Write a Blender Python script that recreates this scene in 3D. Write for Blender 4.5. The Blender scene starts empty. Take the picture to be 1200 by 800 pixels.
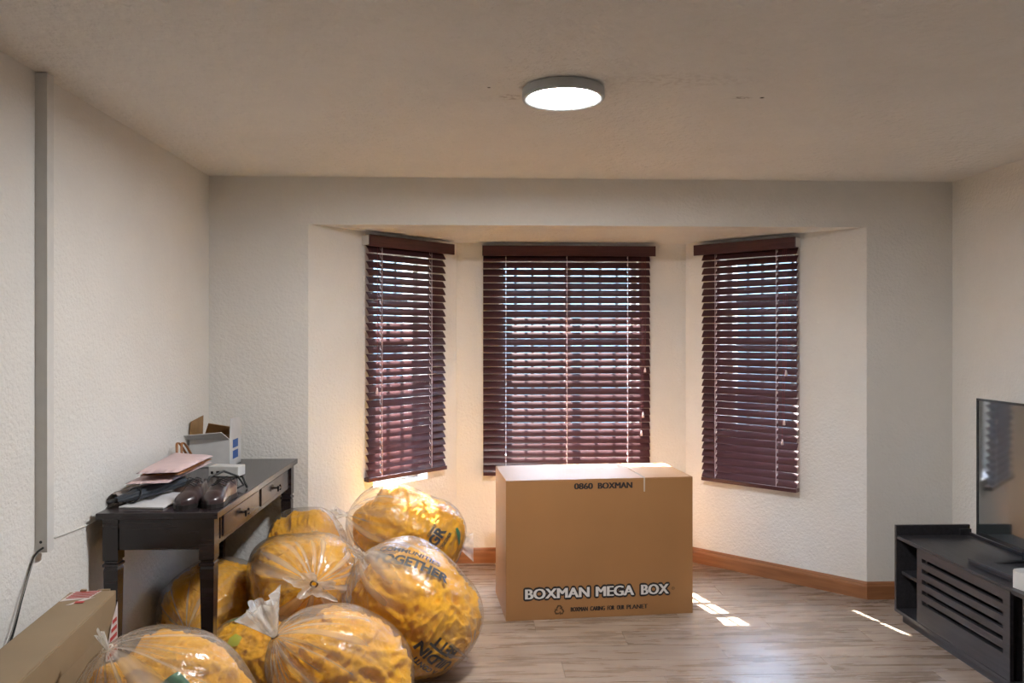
import bpy, bmesh, math, random
from math import sin, cos, pi, radians as RAD, sqrt
from mathutils import Vector, Matrix, Euler, noise
from mathutils.bvhtree import BVHTree

random.seed(7); noise.seed_set(7)
def nvec(p):
    return Vector((noise.noise(p), noise.noise(p + Vector((17.3, 5.1, 9.7))), noise.noise(p + Vector((3.9, 31.7, 12.1)))))
S = bpy.context.scene
COL = S.collection

# ------------------------------------------------------------------ camera
FPX, YAW, HOR, CZ = 941.0, RAD(2.43), 395.0, 1.5      # focal length in px of a 1200x800 frame
cd = bpy.data.cameras.new('camera'); cam = bpy.data.objects.new('camera', cd); COL.objects.link(cam)
cd.sensor_fit = 'HORIZONTAL'; cd.sensor_width = 36.0; cd.lens = 36.0 * FPX / 1200.0
cd.shift_y = (HOR - 400.0) / 1200.0
cd.clip_start = 0.05
cam.location = (0, 0, CZ); cam.rotation_euler = (RAD(90), RAD(0.0), -YAW)
S.camera = cam

# ------------------------------------------------------------------ sky, sun, exposure
W = bpy.data.worlds.new('sky'); S.world = W; W.use_nodes = True
wn = W.node_tree; wn.nodes.clear()
sky = wn.nodes.new('ShaderNodeTexSky'); sky.sky_type = 'NISHITA'; sky.sun_disc = False
sky.sun_elevation = RAD(53); sky.air_density = 1.0; sky.dust_density = 1.0; sky.ozone_density = 1.0
bg = wn.nodes.new('ShaderNodeBackground'); wo = wn.nodes.new('ShaderNodeOutputWorld')
wn.links.new(sky.outputs[0], bg.inputs[0]); wn.links.new(bg.outputs[0], wo.inputs[0])
bg.inputs[1].default_value = 2.2
SUN_AZ, SUN_EL = RAD(15.5), RAD(53)
sl = bpy.data.lights.new('sun_offscreen', 'SUN'); so = bpy.data.objects.new('sun_offscreen', sl); COL.objects.link(so)
sl.energy = 27.0; sl.angle = RAD(0.53); sl.color = (1.0, 0.985, 0.965)
sdir = Vector((sin(SUN_AZ) * cos(SUN_EL), -cos(SUN_AZ) * cos(SUN_EL), -sin(SUN_EL)))
so.rotation_euler = sdir.to_track_quat('-Z', 'Y').to_euler(); so.location = (-2, 9, 6)
sky.sun_rotation = -SUN_AZ
LAMP = 78.0                       # emission of the ceiling light's diffuser
S.view_settings.view_transform = 'Standard'; S.view_settings.look = 'None'
S.view_settings.gamma = 1.0; S.view_settings.use_curve_mapping = False
S.view_settings.exposure = 2.17

# ------------------------------------------------------------------ helpers
def px_dir(u, v):
    a, b = (u - 600) / FPX, (HOR - v) / FPX
    c, s = cos(YAW), sin(YAW)
    return Vector((a * c + s, -a * s + c, b))
def at(u, v, x=None, y=None, z=None):
    r = px_dir(u, v)
    t = (z - CZ) / r.z if z is not None else (y / r.y if y is not None else x / r.x)
    return Vector((0, 0, CZ)) + r * t
CAM_R = Vector((cos(YAW), -sin(YAW), 0)); CAM_U = Vector((0, 0, 1))

class MB:
    """collects shapes, then links them as ONE mesh object"""
    def __init__(s): s.bm = bmesh.new()
    def box(s, x0, x1, y0, y1, z0, z1, M=None, bev=0.0):
        vs = [s.bm.verts.new(Vector(p)) for p in ((x0,y0,z0),(x1,y0,z0),(x1,y1,z0),(x0,y1,z0),(x0,y0,z1),(x1,y0,z1),(x1,y1,z1),(x0,y1,z1))]
        if M: 
            for v in vs: v.co = M @ v.co
        fs = [s.bm.faces.new([vs[i] for i in q]) for q in ((3,2,1,0),(4,5,6,7),(0,1,5,4),(1,2,6,5),(2,3,7,6),(3,0,4,7))]
        if bev:
            es = list({e for f in fs for e in f.edges})
            bmesh.ops.bevel(s.bm, geom=es, offset=bev, segments=2, affect='EDGES', profile=0.6)
        return s
    def prism(s, pts, z0, z1, M=None):
        n = len(pts)
        a = [s.bm.verts.new((p[0], p[1], z0)) for p in pts]; b = [s.bm.verts.new((p[0], p[1], z1)) for p in pts]
        if M:
            for v in a + b: v.co = M @ v.co
        s.bm.faces.new(a[::-1]); s.bm.faces.new(b)
        for i in range(n): s.bm.faces.new((a[i], a[(i+1)%n], b[(i+1)%n], b[i]))
        return s
    def tube(s, pts, r, seg=8, caps=True):
        pts = [Vector(p) for p in pts]; n = len(pts)
        rr = r if isinstance(r, (list, tuple)) else [r] * n
        rings = []; prev = None
        for i, p in enumerate(pts):
            t = (pts[min(i+1, n-1)] - pts[max(i-1, 0)]).normalized()
            if prev is None:
                prev = t.orthogonal().normalized()
            prev = (prev - t * prev.dot(t)).normalized()
            b = t.cross(prev)
            rings.append([s.bm.verts.new(p + (prev * cos(2*pi*k/seg) + b * sin(2*pi*k/seg)) * rr[i]) for k in range(seg)])
        for i in range(n - 1):
            for k in range(seg):
                s.bm.faces.new((rings[i][k], rings[i][(k+1)%seg], rings[i+1][(k+1)%seg], rings[i+1][k]))
        if caps: s.bm.faces.new(rings[0][::-1]); s.bm.faces.new(rings[-1])
        return s
    def lathe(s, prof, seg=24, M=None):
        rings = []
        for r, z in prof:
            ring = [s.bm.verts.new((max(r, 1e-5) * cos(2*pi*k/seg), max(r, 1e-5) * sin(2*pi*k/seg), z)) for k in range(seg)]
            if M:
                for v in ring: v.co = M @ v.co
            rings.append(ring)
        for i in range(len(rings) - 1):
            for k in range(seg):
                s.bm.faces.new((rings[i][k], rings[i][(k+1)%seg], rings[i+1][(k+1)%seg], rings[i+1][k]))
        s.bm.faces.new(rings[0][::-1]); s.bm.faces.new(rings[-1])
        return s
    def grid(s, pts):
        vs = [[s.bm.verts.new(p) for p in row] for row in pts]
        for i in range(len(vs) - 1):
            for j in range(len(vs[0]) - 1):
                s.bm.faces.new((vs[i][j], vs[i][j+1], vs[i+1][j+1], vs[i+1][j]))
        return s
    def build(s, name, mat, parent=None, smooth=False, loc=None, rz=0.0):
        bmesh.ops.recalc_face_normals(s.bm, faces=s.bm.faces)
        me = bpy.data.meshes.new(name); s.bm.to_mesh(me); s.bm.free()
        if smooth:
            for p in me.polygons: p.use_smooth = True
        return link(name, me, mat, parent, loc, rz)
def link(name, me, mat, parent=None, loc=None, rz=0.0):
    if mat is not None and not me.materials: me.materials.append(mat)
    o = bpy.data.objects.new(name, me); COL.objects.link(o)
    if parent: o.parent = parent
    if loc is not None: o.location = loc
    o.rotation_euler.z = rz
    return o
def tag(o, label=None, cat=None, group=None, kind=None):
    for k, v in (('label', label), ('category', cat), ('group', group), ('kind', kind)):
        if v: o[k] = v
    return o
def thing(name, label, cat, loc=(0,0,0), rz=0.0, group=None):
    o = bpy.data.objects.new(name, None); COL.objects.link(o)
    o.empty_display_size = 0.1; o.location = loc; o.rotation_euler.z = rz
    return tag(o, label, cat, group)
def struct(o): o['kind'] = 'structure'; return o
def smooth_by_angle(o, ang=35):
    me = o.data
    for p in me.polygons: p.use_smooth = True
    try: me.set_sharp_from_angle(angle=RAD(ang))
    except Exception: pass
    return o

# ------------------------------------------------------------------ materials
def nmat(name):
    m = bpy.data.materials.new(name); m.use_nodes = True
    nt = m.node_tree; b = nt.nodes['Principled BSDF']
    return m, nt, b
def N(nt, t, **kw):
    n = nt.nodes.new(t)
    for k, v in kw.items():
        if k in n.inputs: n.inputs[k].default_value = v
        else: setattr(n, k, v)
    return n
def plain(name, col, rough=0.5, spec=0.5, metal=0.0, var=0.0, scale=20.0, bump=0.0, bscale=80.0, coat=0.0, stretch=None, bdist=0.002):
    m, nt, b = nmat(name)
    b.inputs['Base Color'].default_value = (*col, 1); b.inputs['Roughness'].default_value = rough
    b.inputs['Specular IOR Level'].default_value = spec; b.inputs['Metallic'].default_value = metal
    b.inputs['Coat Weight'].default_value = coat; b.inputs['Coat Roughness'].default_value = 0.12
    tc = N(nt, 'ShaderNodeTexCoord'); vec = tc.outputs['Object']
    if stretch:
        mp = N(nt, 'ShaderNodeMapping'); mp.inputs['Scale'].default_value = stretch
        nt.links.new(vec, mp.inputs[0]); vec = mp.outputs[0]
    if var:
        nz = N(nt, 'ShaderNodeTexNoise', Scale=scale, Detail=5.0); nt.links.new(vec, nz.inputs['Vector'])
        cr = N(nt, 'ShaderNodeValToRGB')
        cr.color_ramp.elements[0].position = 0.3; cr.color_ramp.elements[1].position = 0.72
        cr.color_ramp.elements[0].color = (*[c * (1 - var) for c in col], 1)
        cr.color_ramp.elements[1].color = (*[min(1, c * (1 + var)) for c in col], 1)
        nt.links.new(nz.outputs[0], cr.inputs[0]); nt.links.new(cr.outputs[0], b.inputs['Base Color'])
    if bump:
        n2 = N(nt, 'ShaderNodeTexNoise', Scale=bscale, Detail=3.0); nt.links.new(vec, n2.inputs['Vector'])
        bp = N(nt, 'ShaderNodeBump', Strength=bump, Distance=bdist)
        nt.links.new(n2.outputs[0], bp.inputs['Height']); nt.links.new(bp.outputs[0], b.inputs['Normal'])
    return m
def plaster(name, col, bstr=0.75, spots=(), k=1.0):
    """hand-textured paint: lumpy stipple with fine grain"""
    m, nt, b = nmat(name); b.inputs['Roughness'].default_value = 0.85; b.inputs['Specular IOR Level'].default_value = 0.25
    tc = N(nt, 'ShaderNodeTexCoord'); L = nt.links
    n0 = N(nt, 'ShaderNodeTexNoise', Scale=1.3, Detail=12.0, Roughness=0.72); L.new(tc.outputs['Object'], n0.inputs['Vector'])
    cr = N(nt, 'ShaderNodeValToRGB'); cr.color_ramp.elements[0].position = 0.35; cr.color_ramp.elements[1].position = 0.7
    cr.color_ramp.elements[0].color = (*[c * 0.92 for c in col], 1); cr.color_ramp.elements[1].color = (*col, 1)
    L.new(n0.outputs[0], cr.inputs[0]); colout = cr.outputs[0]
    nS = N(nt, 'ShaderNodeTexNoise', Scale=45.0, Detail=4.0); L.new(tc.outputs['Object'], nS.inputs['Vector'])
    for (sx, sy, rx, ry, dens, c2) in spots:          # old water marks and a screw hole
        mp = N(nt, 'ShaderNodeMapping'); mp.vector_type = 'TEXTURE'
        mp.inputs['Location'].default_value = (sx, sy, 0); mp.inputs['Scale'].default_value = (rx, ry, 1e4)
        L.new(tc.outputs['Object'], mp.inputs[0])
        ln = N(nt, 'ShaderNodeVectorMath', operation='LENGTH'); L.new(mp.outputs[0], ln.inputs[0])
        mr = N(nt, 'ShaderNodeMapRange'); mr.inputs[1].default_value = 1.0; mr.inputs[2].default_value = 0.35
        L.new(ln.outputs['Value'], mr.inputs[0])
        if dens < 1:
            mr2 = N(nt, 'ShaderNodeMapRange'); mr2.inputs[1].default_value = 0.44; mr2.inputs[2].default_value = 0.6
            L.new(nS.outputs[0], mr2.inputs[0])
            mu = N(nt, 'ShaderNodeMath', operation='MULTIPLY'); L.new(mr.outputs[0], mu.inputs[0]); L.new(mr2.outputs[0], mu.inputs[1])
            mu2 = N(nt, 'ShaderNodeMath', operation='MULTIPLY'); L.new(mu.outputs[0], mu2.inputs[0]); mu2.inputs[1].default_value = dens
            fac = mu2.outputs[0]
        else: fac = mr.outputs[0]
        mx = N(nt, 'ShaderNodeMix', data_type='RGBA'); L.new(fac, mx.inputs[0]); L.new(colout, mx.inputs[6]); mx.inputs[7].default_value = (*c2, 1)
        colout = mx.outputs[2]
    L.new(colout, b.inputs['Base Color'])
    n1 = N(nt, 'ShaderNodeTexNoise', Scale=120.0 * k, Detail=2.5, Roughness=0.55); L.new(tc.outputs['Object'], n1.inputs['Vector'])
    v1 = N(nt, 'ShaderNodeTexVoronoi', Scale=60.0 * k); v1.feature = 'SMOOTH_F1'; L.new(tc.outputs['Object'], v1.inputs['Vector'])
    ad = N(nt, 'ShaderNodeMath', operation='ADD'); L.new(n1.outputs[0], ad.inputs[0]); L.new(v1.outputs['Distance'], ad.inputs[1])
    bp = N(nt, 'ShaderNodeBump', Strength=bstr, Distance=0.0035 / k ** 1.4); L.new(ad.outputs[0], bp.inputs['Height']); L.new(bp.outputs[0], b.inputs['Normal'])
    return m
def wood_floor():
    m, nt, b = nmat('grey_brown_wood_vinyl'); L = nt.links
    oi = N(nt, 'ShaderNodeObjectInfo'); tc = N(nt, 'ShaderNodeTexCoord')
    sc = N(nt, 'ShaderNodeVectorMath', operation='MULTIPLY'); L.new(tc.outputs['Object'], sc.inputs[0]); sc.inputs[1].default_value = (1.6, 15, 1)
    of = N(nt, 'ShaderNodeVectorMath', operation='ADD'); L.new(sc.outputs[0], of.inputs[0])
    rs = N(nt, 'ShaderNodeMath', operation='MULTIPLY'); L.new(oi.outputs['Random'], rs.inputs[0]); rs.inputs[1].default_value = 57.0
    L.new(rs.outputs[0], of.inputs[1])
    n1 = N(nt, 'ShaderNodeTexNoise', Scale=1.5, Detail=8.0, Roughness=0.62, Distortion=0.35); L.new(of.outputs[0], n1.inputs['Vector'])
    cr = N(nt, 'ShaderNodeValToRGB'); e = cr.color_ramp.elements
    e[0].position = 0.26; e[0].color = (0.175, 0.118, 0.080, 1); e[1].position = 0.76; e[1].color = (0.425, 0.34, 0.27, 1)
    k = e.new(0.5); k.color = (0.30, 0.222, 0.165, 1)
    L.new(n1.outputs[0], cr.inputs[0])
    hs = N(nt, 'ShaderNodeHueSaturation'); L.new(cr.outputs[0], hs.inputs['Color'])
    mr = N(nt, 'ShaderNodeMapRange'); mr.inputs[3].default_value = 0.86; mr.inputs[4].default_value = 1.12; L.new(oi.outputs['Random'], mr.inputs[0])
    L.new(mr.outputs[0], hs.inputs['Value']); L.new(hs.outputs[0], b.inputs['Base Color'])
    b.inputs['Roughness'].default_value = 0.36; b.inputs['Specular IOR Level'].default_value = 0.55
    r1 = N(nt, 'ShaderNodeMapRange'); r1.inputs[3].default_value = 0.20; r1.inputs[4].default_value = 0.36; L.new(n1.outputs[0], r1.inputs[0]); L.new(r1.outputs[0], b.inputs['Roughness'])
    bp = N(nt, 'ShaderNodeBump', Strength=0.12, Distance=0.002); L.new(n1.outputs[0], bp.inputs['Height']); L.new(bp.outputs[0], b.inputs['Normal'])
    return m
def schlick(nt, f0, normal=None):
    """reflectance of a thin sheet, the same from either side"""
    lw = N(nt, 'ShaderNodeLayerWeight'); lw.inputs[0].default_value = 0.5
    if normal is not None: nt.links.new(normal, lw.inputs['Normal'])
    pw = N(nt, 'ShaderNodeMath', operation='POWER'); nt.links.new(lw.outputs['Facing'], pw.inputs[0]); pw.inputs[1].default_value = 5.0
    ma_ = N(nt, 'ShaderNodeMath', operation='MULTIPLY_ADD'); nt.links.new(pw.outputs[0], ma_.inputs[0]); ma_.inputs[1].default_value = 1 - f0; ma_.inputs[2].default_value = f0
    return ma_.outputs[0]
def film_mat(name, haze=0.2, tint=(0.9, 0.87, 0.82)):
    """clear polythene film"""
    m = bpy.data.materials.new(name); m.use_nodes = True; nt = m.node_tree; L = nt.links
    nt.nodes.clear(); out = N(nt, 'ShaderNodeOutputMaterial')
    tc = N(nt, 'ShaderNodeTexCoord')
    nz = N(nt, 'ShaderNodeTexNoise', Scale=7.0, Detail=4.0, Distortion=1.2); L.new(tc.outputs['Object'], nz.inputs['Vector'])
    mr = N(nt, 'ShaderNodeMapRange'); mr.inputs[1].default_value = 0.3; mr.inputs[2].default_value = 0.75; mr.inputs[3].default_value = haze * 0.35; mr.inputs[4].default_value = haze * 1.7
    L.new(nz.outputs[0], mr.inputs[0])
    at_ = N(nt, 'ShaderNodeAttribute', attribute_name='pleat')
    am = N(nt, 'ShaderNodeMath', operation='MULTIPLY_ADD'); L.new(at_.outputs['Fac'], am.inputs[0]); am.inputs[1].default_value = 0.46; L.new(mr.outputs[0], am.inputs[2])
    mr = am
    n2 = N(nt, 'ShaderNodeTexNoise', Scale=16.0, Detail=3.0, Distortion=2.0); L.new(tc.outputs['Object'], n2.inputs['Vector'])
    bp = N(nt, 'ShaderNodeBump', Strength=0.5, Distance=0.012); L.new(n2.outputs[0], bp.inputs['Height'])
    tr = N(nt, 'ShaderNodeBsdfTransparent'); tr.inputs[0].default_value = (0.97, 0.965, 0.95, 1)
    df = N(nt, 'ShaderNodeBsdfDiffuse'); df.inputs[0].default_value = (*tint, 1)
    tl = N(nt, 'ShaderNodeBsdfTranslucent'); tl.inputs[0].default_value = (*tint, 1)
    md = N(nt, 'ShaderNodeMixShader'); md.inputs[0].default_value = 0.45; L.new(df.outputs[0], md.inputs[1]); L.new(tl.outputs[0], md.inputs[2])
    m1 = N(nt, 'ShaderNodeMixShader'); L.new(mr.outputs[0], m1.inputs[0]); L.new(tr.outputs[0], m1.inputs[1]); L.new(md.outputs[0], m1.inputs[2])
    gl = N(nt, 'ShaderNodeBsdfGlossy'); gl.inputs['Roughness'].default_value = 0.16; L.new(bp.outputs[0], gl.inputs['Normal'])
    fr = schlick(nt, 0.045, bp.outputs[0])
    m2 = N(nt, 'ShaderNodeMixShader'); L.new(fr, m2.inputs[0]); L.new(m1.outputs[0], m2.inputs[1]); L.new(gl.outputs[0], m2.inputs[2])
    L.new(m2.outputs[0], out.inputs[0])
    return m
def glass_mat():
    m = bpy.data.materials.new('window_glass'); m.use_nodes = True; nt = m.node_tree; L = nt.links
    nt.nodes.clear(); out = N(nt, 'ShaderNodeOutputMaterial')
    tr = N(nt, 'ShaderNodeBsdfTransparent'); tr.inputs[0].default_value = (0.93, 0.95, 0.94, 1)
    gl = N(nt, 'ShaderNodeBsdfGlossy'); gl.inputs['Roughness'].default_value = 0.02
    fr = schlick(nt, 0.04)
    mx = N(nt, 'ShaderNodeMixShader'); L.new(fr, mx.inputs[0]); L.new(tr.outputs[0], mx.inputs[1]); L.new(gl.outputs[0], mx.inputs[2])
    L.new(mx.outputs[0], out.inputs[0]); return m
def emit(name, col, strength):
    m, nt, b = nmat(name); b.inputs['Base Color'].default_value = (*col, 1)
    b.inputs['Emission Color'].default_value = (*col, 1); b.inputs['Emission Strength'].default_value = strength
    return m

WALLC = (0.82, 0.80, 0.76)
M = {}
M['wall'] = plaster('cream_textured_plaster', WALLC)
CSP = []
for u, v, rx, ry, dn, c2 in ((868, 113, .05, .018, .8, (.16, .12, .09)), (893, 113, .011, .011, 1, (.02, .015, .012)), (598, 112, .05, .05, .6, (.25, .19, .14)), (573, 101, .008, .008, 1, (.05, .04, .03)), (790, 92, .35, .10, .22, (.35, .30, .25))):
    p = at(u, v, z=2.4); CSP.append((p.x, p.y, rx, ry, dn, c2))
M['ceil'] = plaster('ceiling_textured_plaster', (0.86, 0.845, 0.81), 1.0, CSP, 0.55)
M['floor'] = wood_floor()
M['subfloor'] = plain('dark_joint', (0.07, 0.05, 0.04), 0.9)
M['skirting'] = plain('meranti_skirting', (0.31, 0.130, 0.052), 0.36, var=0.22, scale=2.0, stretch=(2, 2, 30))
M['blind'] = plain('mahogany_blind', (0.075, 0.026, 0.028), 0.30, var=0.2, scale=4.0, stretch=(2, 40, 40))
M['cord'] = plain('blind_cord', (0.78, 0.62, 0.60), 0.8, bump=0.3, bscale=500)
M['pullcord'] = plain('blind_pull_cord', (0.20, 0.045, 0.05), 0.8, bump=0.3, bscale=500)
M['white_plastic'] = plain('white_plastic', (0.66, 0.65, 0.62), 0.4, var=0.04)
M['frame'] = plain('white_window_frame', (0.6, 0.6, 0.58), 0.45, var=0.05)
M['bar'] = plain('black_security_bar', (0.03, 0.03, 0.032), 0.5, var=0.2)
M['glass'] = glass_mat()
M['grey_rim'] = plain('satin_grey_rim', (0.52, 0.55, 0.56), 0.35, var=0.05)
M['diffuser'] = emit('lit_diffuser', (0.975, 0.985, 1.0), LAMP)
M['card'] = plain('brown_cardboard', (0.36, 0.178, 0.068), 0.42, var=0.05, scale=3, bump=0.03, bscale=30)
M['card2'] = plain('tan_cardboard', (0.29, 0.205, 0.118), 0.6, var=0.10, scale=5, bump=0.12, bscale=30)
M['tape'] = plain('clear_packing_tape', (0.55, 0.47, 0.38), 0.2, var=0.08)
M['ink'] = plain('black_ink', (0.016, 0.014, 0.016), 0.6, var=0.15)
M['white_ink'] = plain('white_ink', (0.72, 0.70, 0.68), 0.6, var=0.05)
M['brown_ink'] = plain('brown_ink', (0.10, 0.05, 0.02), 0.6, var=0.1)
M['espresso'] = plain('espresso_lacquer', (0.020, 0.013, 0.015), 0.26, spec=0.5, var=0.3, scale=3, stretch=(1, 12, 12), coat=0.2)
M['knob'] = plain('dark_bronze_knob', (0.012, 0.010, 0.010), 0.35, metal=0.3, var=0.2)
M['console'] = plain('black_wood_finish', (0.036, 0.034, 0.038), 0.36, var=0.3, scale=3, stretch=(20, 2, 20))
M['black'] = plain('black_plastic', (0.012, 0.012, 0.014), 0.35, var=0.2)
M['bezel'] = plain('tv_bezel', (0.02, 0.02, 0.022), 0.25, var=0.1)
M['screen'] = plain('tv_screen', (0.032, 0.038, 0.038), 0.06, spec=0.5, var=0.02)
M['screen'].node_tree.nodes['Principled BSDF'].inputs['IOR'].default_value = 2.3
M['film'] = film_mat('clear_plastic_film', 0.075)
M['film_tail'] = film_mat('gathered_plastic_film', 0.62)
M['whitecard'] = plain('white_card', (0.62, 0.61, 0.60), 0.55, var=0.05)
M['innercard'] = plain('carton_inside', (0.34, 0.19, 0.075), 0.7, var=0.1)
M['blue'] = plain('blue_label_ink', (0.02, 0.10, 0.36), 0.5, var=0.1)
M['pink'] = plain('pink_leatherette', (0.68, 0.51, 0.51), 0.5, var=0.06, bump=0.15, bscale=300)
M['brownleather'] = plain('tan_leather', (0.30, 0.12, 0.035), 0.5, var=0.25, scale=30)
M['shoe'] = plain('dark_brown_polished_leather', (0.040, 0.024, 0.025), 0.28, var=0.5, scale=18, coat=0.3)
M['sole'] = plain('shoe_sole', (0.02, 0.017, 0.016), 0.4, var=0.2)
M['umbrella'] = plain('dark_slate_nylon', (0.030, 0.036, 0.046), 0.55, var=0.3, scale=25)
M['paper'] = plain('white_paper', (0.68, 0.67, 0.68), 0.7, var=0.04)
M['greyfilm'] = plain('grey_plastic_sheet', (0.26, 0.23, 0.22), 0.3, var=0.3, scale=20)
M['redprint'] = plain('red_print', (0.45, 0.035, 0.03), 0.5, var=0.15)
M['whitetape'] = plain('white_fragile_tape', (0.66, 0.58, 0.54), 0.4, var=0.06)
M['cable_black'] = plain('black_cable', (0.02, 0.02, 0.02), 0.5, var=0.1)
M['cable_grey'] = plain('grey_cable', (0.30, 0.28, 0.25), 0.5, var=0.1)
M['green'] = plain('green_print', (0.03, 0.17, 0.07), 0.6, var=0.2)
M['lime'] = plain('yellow_green_print', (0.42, 0.42, 0.03), 0.6, var=0.2)
M['added_lawn'] = plain('added_dark_lawn', (0.085, 0.085, 0.06), 0.95, var=0.4, scale=6)  # made-up lawn, kept dark so the slat gaps don't glare
M['added_backdrop'] = plain('added_dark_backdrop', (0.09, 0.115, 0.12), 0.9, var=0.25, scale=2)  # dark bluish tone of the added wall outside the bay
M['paving'] = plain('grey_paving', (0.20, 0.19, 0.18), 0.9, var=0.2, scale=3)

def fabric():
    m, nt, b = nmat('golden_yellow_fabric'); L = nt.links
    b.inputs['Roughness'].default_value = 0.75; b.inputs['Specular IOR Level'].default_value = 0.2
    b.inputs['Sheen Weight'].default_value = 0.15
    tc = N(nt, 'ShaderNodeTexCoord')
    n1 = N(nt, 'ShaderNodeTexNoise', Scale=9.0, Detail=5.0, Distortion=1.5); L.new(tc.outputs['Object'], n1.inputs['Vector'])
    cr = N(nt, 'ShaderNodeValToRGB'); e = cr.color_ramp.elements
    e[0].position = 0.25; e[0].color = (0.76, 0.345, 0.004, 1); e[1].position = 0.72; e[1].color = (0.82, 0.41, 0.006, 1)
    L.new(n1.outputs[0], cr.inputs[0]); L.new(cr.outputs[0], b.inputs['Base Color'])
    v = N(nt, 'ShaderNodeTexNoise', Scale=26.0, Detail=3.0, Distortion=2.5); L.new(tc.outputs['Object'], v.inputs['Vector'])
    bp = N(nt, 'ShaderNodeBump', Strength=0.35, Distance=0.012); L.new(v.outputs[0], bp.inputs['Height']); L.new(bp.outputs[0], b.inputs['Normal'])
    return m
M['yellow'] = fabric()

# ------------------------------------------------------------------ the room
XL, XR, YF, YB, YR, H, HS = -1.49, 2.735, 4.52, 5.36, -2.3, 2.395, 2.13
BAY = [(-0.945, YF), (-0.143, YB), (1.40, YB), (2.23, YF)]
T = 0.24
struct(MB().box(-9, 9, -9, 5.0, -0.22, -0.14).build('ground', M['paving']))
struct(MB().box(-9, 9, 5.0, 16, -0.22, -0.14).build('ground_added_lawn', M['added_lawn']))  # invented strip of ground outside the bay, darkens the view between slats
struct(MB().box(-9, 9, 10.0, 10.2, -.14, 3.2).build('wall_added_backdrop', M['added_backdrop']))  # unseen wall added to dim the bright outdoors between the slats
fl = struct(MB().box(XL - .2, XR + .2, YR - .1, YF + .1, -0.14, -0.012).prism([(-1.0, YF + .1), (-0.12, YB + .06), (1.38, YB + .06), (2.28, YF + .1)], -0.14, -0.012).build('floor', M['subfloor']))
# floor planks: rows run along x
PW, PL = 0.182, 1.22
y = YR; row = 0
while y < YB:
    y1 = min(y + PW, YB)
    def lim(yy):
        if yy <= YF: return XL, XR
        t = (yy - YF) / (YB - YF)
        return BAY[0][0] + (BAY[1][0] - BAY[0][0]) * t, BAY[3][0] + (BAY[2][0] - BAY[3][0]) * t
    segs = [(y, y1)] if not (y < YF < y1) else [(y, YF), (YF, y1)]
    off = (row * 0.437) % PL
    for (a, b_) in segs:
        (l0, r0), (l1, r1) = lim(a + 1e-6 if a >= YF else a), lim(b_)
        if a >= YF - 1e-6 and b_ > YF: l0, r0 = lim(a + 1e-5)
        x = XL - off
        while x < XR:
            xa, xb = x, x + PL
            g = 0.0006
            P = [(max(xa + g, l0), a + g), (min(xb - g, r0), a + g), (min(xb - g, r1), b_ - g), (max(xa + g, l1), b_ - g)]
            if P[1][0] - P[0][0] > 0.02 and P[2][0] - P[3][0] > 0.02 and b_ - a > 0.01:
                cx, cy = sum(p[0] for p in P) / 4, sum(p[1] for p in P) / 4
                MB().prism([(p[0] - cx, p[1] - cy) for p in P], -0.012, 0.0).build('plank', M['floor'], fl, loc=(cx, cy, 0))
            x += PL
    y = y1; row += 1

struct(MB().box(XL - T, XR + T, YR - T, YF + T, H, H + 0.25).build('ceiling', M['ceil']))
struct(MB().box(XL - T, XL, YR - T, YF + T, -0.1, H + .1).build('wall_left', M['wall']))
struct(MB().box(XR, XR + T, YR - T, YF + T, -0.1, H + .1).build('wall_right', M['wall']))
wb = MB(); wb.box(XL - .01, BAY[0][0], YF, YF + T, -0.1, H + .05); wb.box(BAY[3][0], XR + .01, YF, YF + T, -0.1, H + .05); wb.box(BAY[0][0], BAY[3][0], YF, YF + .12, HS, H + .05)
struct(wb.build('wall_back', M['wall']))
struct(MB().prism([(-1.15, YF + .12), (-0.35, YB + .3), (1.6, YB + .3), (2.4, YF + .12)], HS, HS + 0.16).build('ceiling_bay', M['ceil']))
# rear wall behind the camera, with a closed door
wr = MB(); wr.box(XL - .01, 0.3, YR - T, YR, -0.1, H + .05); wr.box(1.5, XR + .01, YR - T, YR, -0.1, H + .05); wr.box(0.3, 1.5, YR - T, YR, 2.1, H + .05)
struct(wr.build('wall_rear', M['wall']))
d1 = struct(MB().box(0.3, 0.36, YR - .14, YR - .08, 0, 2.1).box(1.44, 1.5, YR - .14, YR - .08, 0, 2.1).box(0.36, 1.44, YR - .14, YR - .08, 2.04, 2.1).build('door_1', M['frame']))

d2 = MB().box(0.36, 1.44, YR - .13, YR - .09, 0.005, 2.04, bev=.003).build('door_leaf', M['skirting'], d1)
MB().tube([(1.36, YR - .09, 1.0), (1.36, YR - .04, 1.0), (1.25, YR - .04, 1.0)], .009, 8).build('door_handle', M['grey_rim'], d2, True)
def wall_frame(A, B):
    A, B = Vector((*A, 0)), Vector((*B, 0)); u = (B - A).normalized(); n = Vector((-u.y, u.x, 0))     # n points out of the room
    Mx = Matrix(((u.x, n.x, 0, A.x), (u.y, n.y, 0, A.y), (0, 0, 1, 0), (0, 0, 0, 1)))
    return Mx, (B - A).length
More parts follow.
